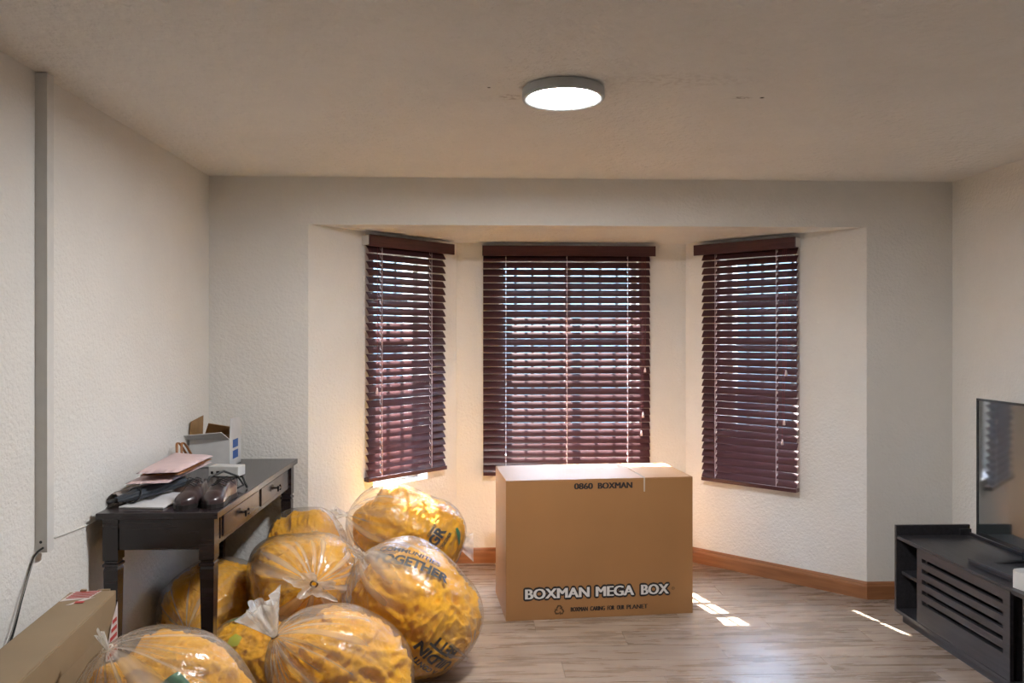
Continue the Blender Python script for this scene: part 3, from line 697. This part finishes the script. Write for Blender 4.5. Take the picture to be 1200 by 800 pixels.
# ------------------------------------------------------------------ long flat carton by the left wall
LBx = thing('long_carton', 'long tan cardboard carton on edge by the left wall with torn red and white tape', 'carton', (-1.262, 2.86, 0), RAD(6.5))
lwid, llen, lh = .15, 1.25, .618
MB().box(-lwid, 0, -llen, 0, 0, lh, bev=.004).build('carton_body', M['card2'], LBx)
MB().box(.0, .004, -llen, -.03, lh - .10, lh - .004, bev=.002).build('side_overlap', M['card2'], LBx)
# tape on the top and over the end
def tape(name, P, mat):
    mb = MB(); mb.bm.faces.new([mb.bm.verts.new(p) for p in P]); o = mb.build(name, mat, LBx); md = o.modifiers.new('t', 'SOLIDIFY'); md.thickness = .0008; md.offset = 0; return o
tp = tape('fragile_tape', [(-.145, -.105, lh + .001), (-.06, -.085, lh + .001), (-.045, -.005, lh + .001), (-.135, -.001, lh + .001)], M['whitetape'])
for q in range(5):
    o = MB().box(-.136 + q * .002, -.062 + q * .003, -.078 + q * .015, -.070 + q * .015, lh + .0018, lh + .0024).build('red_stripe', M['redprint'], LBx); 
tape('fragile_tape', [(-.11, -.15, lh + .001), (-.075, -.09, lh + .001), (-.045, -.075, lh + .001), (-.095, -.145, lh + .001)], M['whitetape'])
MB().box(-.09, -.062, -.135, -.115, lh + .0018, lh + .0024).build('red_stripe', M['redprint'], LBx)
tape('fragile_tape', [(.0052, -.13, lh - .20), (.0052, -.002, lh - .24), (.0052, -.002, lh - .04), (.0052, -.06, lh - .09)], M['whitetape'])
for q in range(5):
    MB().box(.0058, .0064, -.105 + q * .012, -.014, lh - .205 + q * .026, lh - .192 + q * .026).build('red_stripe', M['redprint'], LBx)
MB().box(-.115, -.095, -.01, .003, lh - .006, lh + .008, bev=.002).build('torn_corner', M['card2'], LBx)
MB().box(-.06, -.02, -.004, .006, lh - .01, lh + .004, bev=.002).build('torn_corner', M['card2'], LBx)

# ------------------------------------------------------------------ TV console, TV and what lies on it
CX0, CX1, CY0, CY1 = 2.205, 2.605, 2.42, 4.165
cs = thing('tv_console', 'low black wooden TV console with slotted sliding door', 'tv stand', (CX0, CY1, 0))
dpt, ln = CX1 - CX0, CY1 - CY0; b_ = .018; zt_, zb_ = .455, .052
mbx = lambda *a, **k_: MB().box(*a, **k_)
mbx(0, dpt, -b_, 0, zb_, .508, bev=.002).build('end_panel', M['console'], cs)
mbx(0, dpt, -ln, -ln + b_, zb_, .508, bev=.002).build('end_panel', M['console'], cs)
mbx(.004, dpt, -ln + b_, -b_, zt_ - b_, zt_, bev=.001).build('top_board', M['console'], cs)
mbx(.0, dpt, -ln + b_, -b_, zb_, zb_ + b_, bev=.002).build('bottom_board', M['console'], cs)
mbx(dpt - .012, dpt, -ln + b_, -b_, zb_ + b_, .470).build('back_panel', M['console'], cs)
mbx(dpt - .06, dpt, -b_ - .012, -b_, zt_, .488).build('lip_block', M['console'], cs)
for q in (-.245, -.245 - b_ - .64, -1.15, -1.45):
    mbx(.03, dpt - .012, q - b_, q, zb_ + b_, zt_ - b_).build('divider', M['console'], cs)
mbx(.03, dpt - .012, -.245, -b_, .25, .25 + b_).build('shelf', M['console'], cs)
mbx(.03, dpt - .012, -ln + b_, -1.45 - b_, .25, .25 + b_).build('shelf', M['console'], cs)
mbx(.035, dpt - .03, -ln + .02, -.02, 0, zb_).build('plinth', M['console'], cs)
# slotted doors: stiles, rails and the bars between five slots
def door(y0_, y1_):
    d_ = thing('tmp', None, None); COL.objects.unlink(d_)
    x0_, x1_ = -.002, .014; za, zz = zb_ + b_ + .003, zt_ - b_ - .003 + .012; st = .045
    sl0, sl1 = za + .11, zz - .055; n_ = 5; gh = .020
    mb = MB(); mb.box(x0_, x1_, y0_, y0_ + st, za, zz); mb.box(x0_, x1_, y1_ - st, y1_, za, zz)
    levels = [sl0 + (sl1 - sl0) * q / (n_ - 1) for q in range(n_)]
    edges = [za] + [v for q in levels for v in (q - gh / 2, q + gh / 2)] + [zz]
    for q in range(0, len(edges), 2): mb.box(x0_, x1_, y0_ + st, y1_ - st, edges[q], edges[q+1])
    bmesh.ops.remove_doubles(mb.bm, verts=mb.bm.verts, dist=1e-5)
    return mb.build('slotted_door', M['console'], cs)
door(-.222 - .705, -.222); door(-ln + .24, -ln + .24 + .50)
tv = thing('television', 'flat black television standing on the low black console', 'television', (2.52, 3.34, zt_))
y0_, y1_, z0_, z1_ = -.615, .615, .05, .737
mbx(.004, .045, y0_ + .004, y1_ - .004, z0_ + .004, z1_ - .004, bev=.004).build('back_shell', M['black'], tv)
bz = MB(); f = .011
bz.box(-.004, .008, y0_, y0_ + f, z0_, z1_); bz.box(-.004, .008, y1_ - f, y1_, z0_, z1_); bz.box(-.004, .008, y0_ + f, y1_ - f, z0_, z0_ + .016); bz.box(-.004, .008, y0_ + f, y1_ - f, z1_ - f, z1_)
bz.build('bezel', M['bezel'], tv)
mbx(-.0005, .006, y0_ + f, y1_ - f, z0_ + .016, z1_ - f).build('screen', M['screen'], tv)
for s_ in (-.28, .28):
    MB().prism([(-.13, 0), (.066, 0), (.03, .012), (.03, .06), (.01, .06), (.01, .012)], -.012, .012, Matrix.Translation((0, s_, 0)) @ Matrix.Rotation(RAD(90), 4, 'X')).build('foot', M['black'], tv)
pa, pb = at(1134, 661, z=zt_), at(1190, 684, z=zt_)
ml = (pb - pa).length; ma = math.atan2(pb.y - pa.y, pb.x - pa.x)
dec = thing('black_media_box', 'slim black media player lying on the TV console top', 'media player', pa, ma)
MB().box(0, ml, 0, .055, .002, .028, bev=.003).build('case', M['console'], dec)
MB().box(.01, ml - .01, -.001, .0, .006, .018).build('front_strip', M['ink'], dec)
pc = at(1187, 686, z=zt_)
wbo = thing('white_router', 'small white plastic box at the front edge of the TV console', 'device', pc + Vector((.015, -.09, 0)), RAD(10))
MB().prism([(-.02, .07), (-.02, -.09), (.10, -.09), (.10, .07), (.07, .09), (.005, .09)], 0.001, .072).build('housing', M['white_plastic'], wbo)
MB().box(-.0206, -.0199, -.07, -.02, .015, .022).build('vent', M['ink'], wbo)

# ------------------------------------------------------------------ bags of yellow clothing
BAGS = []                                    # (film surface, centre, reach) of the bags made so far
def depth_in(p, bv):
    loc, n, _, d_ = bv.find_nearest(p, .6)
    if loc is None: return 1.0, p, Vector((0, 0, 1))
    return (p - loc).dot(n), loc, n
def yield_to(p, c0, others, gap=.002):
    for bv in others:
        sd, loc, n = depth_in(p, bv)
        if sd >= gap: continue
        if depth_in(c0, bv)[0] > gap:                       # draw in towards the bag's own axis
            lo, hi = 0.0, 1.0
            for _ in range(7):
                m_ = (lo + hi) / 2
                if depth_in(c0.lerp(p, m_), bv)[0] < gap: hi = m_
                else: lo = m_
            q = c0.lerp(p, lo)
        else: q = p
        for _ in range(3):                                  # or slide out along the neighbour's skin
            sd, loc, n = depth_in(q, bv)
            if sd >= gap: break
            q = loc + n * (gap + .0004)
        p = q
    return p
def bag(label, base, neck, r, ru=None, seed=0, tail=(.10, .07), tail_dir=None, fill=0.80, ts=.55, q=2.0, name='plastic_bag', flat=0.0, pleat=.07, tb=.30, tie=None, beside=None):
    """base: centre of the closed end, neck: the knot; r: half-thickness across, ru: half-thickness upward"""
    def clear(p):                      # keep off the flat face of a neighbouring carton
        if beside:
            d_ = (p - beside[0]).dot(beside[1])
            if d_ < .004: p = p + beside[1] * (.004 - d_)
        return p
    base, neck = Vector(base), Vector(neck); ax_ = (neck - base); Ln = ax_.length; ax_.normalize()
    ru = ru or r
    side = ax_.cross(Vector((0, 0, 1)))
    if side.length < .05: side = Vector((1, 0, 0))
    side.normalize(); upv = side.cross(ax_).normalized()
    cen = (base + neck) / 2; org = Vector((cen.x, cen.y, 0))
    root = thing(name, label, 'bag', org)
    rn = random.Random(seed); ph0 = rn.uniform(0, 6)
    def prof(t):
        if t < tb: return max(0.0, 1 - ((tb - t) / tb) ** 2.3) ** .5
        if t < ts: return 1.0
        x = (t - ts) / (1 - ts)
        return max(0.0, 1 - x ** q) ** .62 * (1 - .04 * x) + .035 * x
    def pt(t, a, shrink=1.0, film=True):
        f = prof(t)
        g = max(0.0, (t - ts * .8) / (1 - ts * .8)) ** 1.5
        gb = max(0.0, (tb * .6 - t) / (tb * .6)) ** 1.5
        if film:
            pl = 1 - pleat * (g * abs(sin(6.5 * a + ph0 + 1.3 * sin(2 * a))) + .7 * gb * abs(sin(7 * a + ph0 * 2)))
        else: pl = 1.0
        c_, s_ = cos(a), sin(a)
        ex = .82
        c2 = abs(c_) ** ex * (1 if c_ >= 0 else -1); s2 = abs(s_) ** ex * (1 if s_ >= 0 else -1)
        p = base + ax_ * (t * Ln) + (side * (c2 * r) + upv * (s2 * ru)) * f * pl * shrink
        nv = nvec(p * 3.2 + Vector((seed * 3.1, 0, 0)))
        p += nv * (.035 * f * min(r, ru) / .22 * min(1, 4 * (1 - t)))
        return p
    reach = Ln / 2 + max(r, ru)
    others = [o_[0] for o_ in BAGS if (o_[1] - cen).length < o_[2] + reach]
    NA, NT = 96, 64
    rows = []
    for i in range(NT + 1):
        t = i / NT; t = .002 + .998 * (0.5 - 0.5 * cos(pi * t))
        row = []
        for j in range(NA):
            p = yield_to(pt(t, 2 * pi * j / NA), base + ax_ * (t * Ln), others); p = clear(p)
            if p.z < .004: p.z = .004
            row.append(p - org)
        rows.append(row)
    mb = MB(); vs = [[mb.bm.verts.new(p) for p in r__] for r__ in rows]
    for i in range(NT):
        for j in range(NA): mb.bm.faces.new((vs[i][j], vs[i][(j+1)%NA], vs[i+1][(j+1)%NA], vs[i+1][j]))
    mb.bm.faces.new(vs[0][::-1])
    film = mb.build('plastic_film', M['film'], root, True)
    own = BVHTree.FromPolygons([v_.co + org for v_ in film.data.vertices], [list(p_.vertices) for p_ in film.data.polygons])
    BAGS.append((own, cen, reach))
    at__ = film.data.attributes.new('pleat', 'FLOAT', 'POINT'); vals = []
    for i in range(NT + 1):
        t = .002 + .998 * (0.5 - 0.5 * cos(pi * i / NT))
        g = max(0.0, (t - ts * .75) / (1 - ts * .75)) ** .8; gb = max(0.0, (tb * .55 - t) / (tb * .55))
        for j in range(NA):
            a = 2 * pi * j / NA
            l1 = max(0.0, noise.noise((cos(a) * 5 + seed, sin(a) * 5, t * .8))) ** 1.2 * 2.2
            l2 = max(0.0, noise.noise((cos(a) * 11, sin(a) * 11 + seed, t * 1.2 + 4))) * 1.6
            vals.append(min(1.0, (g + .6 * gb) * (.10 + l1 + l2)))
    at__.data.foreach_set('value', vals)
    # clothing bundle
    NA2, NT2 = 180, 128
    mb = MB(); vs = []
    for i in range(NT2 + 1):
        u_ = 0.5 - 0.5 * cos(pi * i / NT2); t = .03 + (min(.95, fill + .06) - .03) * u_
        endf = min(1.0, max(0.0, 1 - ((u_ - .72) / .28) ** 2.2) ** .5) if u_ > .72 else 1.0
        row = []
        for j in range(NA2):
            a = 2 * pi * j / NA2
            p = pt(t, a, .965 * max(endf, .02), True)
            c0 = base + ax_ * (t * Ln); rad = (p - c0)
            s3 = p * 5.2 + Vector((seed * 1.7, 3.3, 0))
            w3 = p + nvec(p * 4.5 + Vector((0, 0, seed))) * .11
            n1_ = abs(noise.noise(Vector((w3.x * 7, w3.y * 8, w3.z * 13)) + Vector((seed, 0, 0))))
            n2_ = abs(noise.noise(Vector((w3.x * 23, w3.y * 18, w3.z * 15)) + Vector((0, seed, 0))))
            n3_ = abs(noise.noise(Vector(((w3.x + w3.z) * 30, w3.y * 36, (w3.x - w3.z) * 50))))
            dep = .034 * (1.0 * n1_ ** .8 + .75 * n2_ ** .75 + .42 * n3_ ** .7 - .22)
            if rad.length > 1e-4: p -= rad.normalized() * max(0, dep) * min(1, rad.length / .08)
            p -= ax_ * (.05 * noise.noise(s3)) * (1 if u_ > .85 else 0)
            sd, loc, n = depth_in(p, own)
            if sd > -.004: p = loc - n * .004                # the clothing stays inside its film
            if p.z < .010: p.z = .010
            row.append(mb.bm.verts.new(p - org))
        vs.append(row)
    for i in range(NT2):
        for j in range(NA2): mb.bm.faces.new((vs[i][j], vs[i][(j+1)%NA2], vs[i+1][(j+1)%NA2], vs[i+1][j]))
    mb.bm.faces.new(vs[0][::-1]); mb.bm.faces.new(vs[-1])
    cl = mb.build('clothing', M['yellow'], root, True)
    # tail: gathered film beyond the knot
    td = Vector(tail_dir).normalized() if tail_dir else ax_
    s1 = td.cross(Vector((.3, .1, 1))).normalized(); s2 = td.cross(s1)
    tl, tr_ = tail
    rows = []
    for i in range(13):
        t = i / 12; rr = .012 + (tr_ - .012) * t ** .8; row = []
        for j in range(49):
            a = 2 * pi * j / 48
            k_ = 1 + .33 * t * sin(5 * a + ph0) + .2 * t * sin(9 * a + ph0 * 2)
            row.append(neck - org + td * (t * tl * (1 + .11 * sin(3 * a + ph0) + .04 * sin(7 * a))) + (s1 * cos(a) * 1.15 + s2 * sin(a) * .55) * rr * k_)
        rows.append(row)
    for i, row in enumerate(rows):
        for j in range(len(row)):
            p = row[j] + org
            for bv in others:
                sd, loc, n = depth_in(p, bv)
                if sd < .002: p = loc + n * .0025
            p.z = max(p.z, .003); row[j] = p - org
    MB().grid(rows).build('gathered_neck', M['film_tail'], root, True)
    if tr_ < .06:                                            # later bags also keep off this neck
        hb = bmesh.new(); hr_ = max(tl * .66, tr_ * 1.75)
        bmesh.ops.create_icosphere(hb, subdivisions=4, radius=hr_, matrix=Matrix.Translation(neck + td * (tl / 2)))
        bmesh.ops.recalc_face_normals(hb, faces=hb.faces)
        BAGS.append((BVHTree.FromBMesh(hb), neck + td * (tl / 2), hr_)); hb.free()
    nk = MB(); nk.tube([neck - org + td * .002 + (s1 * cos(a) + s2 * sin(a)) * .0145 for a in [2 * pi * kk / 16 for kk in range(17)]], .0035, 6)
    nk.build('tie', M[tie or 'film_tail'], root, True)
    root['_film'] = film.name
    return root, film, cl, org
def bag_print(b, u, v, items, mat, sink=.0015, onto='film'):
    """project flat lettering onto the bag, just under the film"""
    root, film, cl, org = b
    me = film.data if onto == 'film' else cl.data
    bv = BVHTree.FromPolygons([v_.co + org for v_ in me.vertices], [list(p_.vertices) for p_ in me.polygons])
    o_ = Vector((0, 0, CZ)); dr_ = px_dir(u, v).normalized()
    for k_ in range(60):                                     # nearest spot that lies on this bag
        dr_ = px_dir(u + .5 * k_ * cos(2.4 * k_), v + .5 * k_ * sin(2.4 * k_)).normalized()
        hit, nrm, _, dist = bv.ray_cast(o_, dr_)
        if hit is not None: break
    if hit is None: print('print missed', u, v); return
    if nrm.dot(dr_) > 0: nrm = -nrm
    for (name, kind, val, size, ang, ox, oy, bold) in items:
        Rr = (CAM_R * cos(RAD(ang)) + CAM_U * sin(RAD(ang))); Rr = (Rr - nrm * Rr.dot(nrm)).normalized(); Uu = nrm.cross(Rr)
        if kind == 'text':
            tm = text_mesh(val, size, bold, 0.0); bm = bmesh.new(); bm.from_mesh(tm); bpy.data.meshes.remove(tm)
        else:
            bm = bmesh.new(); bm.faces.new([bm.verts.new((p[0], p[1], 0)) for p in val])
        bmesh.ops.triangulate(bm, faces=bm.faces)
        for _ in range(5):
            long_ = [e for e in bm.edges if e.calc_length() > .010]
            if not long_: break
            bmesh.ops.subdivide_edges(bm, edges=long_, cuts=1); bmesh.ops.triangulate(bm, faces=bm.faces)
        for v_ in bm.verts:
            w_ = hit + Rr * (v_.co.x + ox) + Uu * (v_.co.y + oy)
            h2, n2, _, _ = bv.ray_cast(w_ + nrm * .12, -nrm)
            if h2 is None: h2 = w_; n2 = nrm
            if n2.dot(nrm) < 0: n2 = -n2
            v_.co = h2 - n2 * sink - org
        m2 = bpy.data.meshes.new(name); bm.to_mesh(m2); bm.free()
        for p_ in m2.polygons: p_.use_smooth = True
        link(name, m2, M[mat], cl)

G = None
# D: big one on the floor at the right of the pile
D_ = bag('large clear bag of yellow clothing leaning at the right of the pile with black lettering', at(546, 770, y=3.54), at(425, 651, y=3.72), .255, .25, 5, (.08, .034), (-.45, -.72, .55), .84, .60, 2.3, tb=.36)
# A: lying across the top, right of the pile
A_ = bag('clear bag of yellow clothing lying across the top of the pile, below the raised blind', at(541, 642, y=4.48), at(407, 603, y=4.36), .235, .228, 1, (.07, .05), (-1, -.4, .25), .88, .62, 2.6)
rows = []; e0 = at(541, 638, y=4.46) - A_[3]
for i in range(9):
    t = i / 8; rows.append([e0 + Vector((-.01 + .075 * t, .0 - .02 * t + .012 * sin(9 * b), (b - .5) * (.05 + .11 * t) - .01 * t)) for b in [kk / 14 for kk in range(15)]])
MB().grid(rows).build('film_end', M['film_tail'], A_[0], True)
# C: round one with its knot towards the room
C_ = bag('round clear bag of yellow clothing with its knot facing the room', at(343, 668, y=4.05), at(368, 684, y=3.44), .25, .205, 3, (.055, .08), (.1, -1, .1), .90, .62, 2.6, tb=.45, tie='brown_ink')
# E: front bag with a big fanned neck
E_ = bag('clear bag of yellow clothing with a tall fanned neck at the front of the pile', at(458, 815, y=3.20), at(323, 746, y=2.96), .255, .235, 6, (.135, .115), (-.42, .05, .9), .86, .5, 1.9, pleat=.12, tie='brown_ink')
# F: front-left bag by the long carton
F_ = bag('clear bag of yellow clothing with a stubby knot in front of the desk leg', (-.82, 2.58, .07), at(126, 760, y=2.39), .25, .262, 7, (.055, .02), (-.25, -.25, .8), .86, .5, 2.0, pleat=.10, beside=(Vector((-1.262 + .006, 2.86, 0)), Vector((cos(RAD(6.5)), sin(RAD(6.5)), 0))))
# B: behind, in the corner between desk and bay
B_ = bag('clear bag of yellow clothing tucked in the corner behind the desk end', (-1.06, 4.28, .30), (-.68, 4.17, .36), .195, .285, 2, (.06, .04), None, .85, .6, 2.5)
# G: under the desk
G_ = bag('clear bag of yellow clothing lying on the floor under the desk', (-1.255, 4.14, .20), (-1.265, 3.55, .22), .205, .205, 8, (.05, .03), None, .88, .65, 2.6)
# H: low bag under C
H_ = bag('low clear bag of yellow clothing with green print under the round bag', (-1.14, 3.42, .165), (-.52, 3.44, .150), .17, .16, 4, (.05, .03), None, .92, .7, 3)
bag_print(D_, 478, 652, [('lettering', 'text', 'COMMUNITIES', .042, -22, 0, .035, .0014), ('lettering', 'text', 'TOGETHER', .066, -22, .02, -.025, .003)], 'ink')
bag_print(D_, 512, 772, [('lettering', 'text', 'A CONTI', .034, 131, 0, .062, .0014), ('lettering', 'text', 'UILDIN', .066, 131, 0, .008, .003), ('lettering', 'text', 'BETT', .066, 131, 0, -.055, .003)], 'ink')
bag_print(A_, 516, 632, [('lettering', 'text', 'GR', .075, 52, 0, .02, .0035), ('lettering', 'text', 'TOGETHER', .022, 52, .005, -.03, .0012), ('lettering', 'text', 'COMMUNITY', .018, 52, .03, .065, .0008)], 'ink')
bag_print(A_, 538, 630, [('green_print', 'poly', [(-.018, .05), (.0, .055), (.014, .02), (.014, -.03), (.004, -.045), (-.008, -.01)], 0, 0, 0, 0, 0)], 'green')
bag_print(H_, 274, 726, [('green_print', 'poly', [(-.035, -.01), (-.02, .02), (.03, .025), (.035, .008), (.0, -.005)], 0, 0, 0, 0, 0)], 'green')
bag_print(H_, 274, 750, [('leaf_print', 'poly', [(-.03, -.035), (-.02, .01), (.0, .03), (.03, .015), (.02, -.02)], 0, 0, 0, 0, 0)], 'lime')
bag_print(H_, 434, 752, [('leaf_print', 'poly', [(-.02, -.03), (-.02, .02), (.0, .03), (.016, .01), (.016, -.03)], 0, 0, 0, 0, 0)], 'lime')
bag_print(F_, 208, 795, [('green_print', 'poly', [(-.04, -.02), (-.005, .025), (.04, .0), (.035, -.02)], 0, 0, 0, 0, 0)], 'green')
for b in (A_, B_, C_, D_, E_, F_, G_, H_): del b[0]['_film']
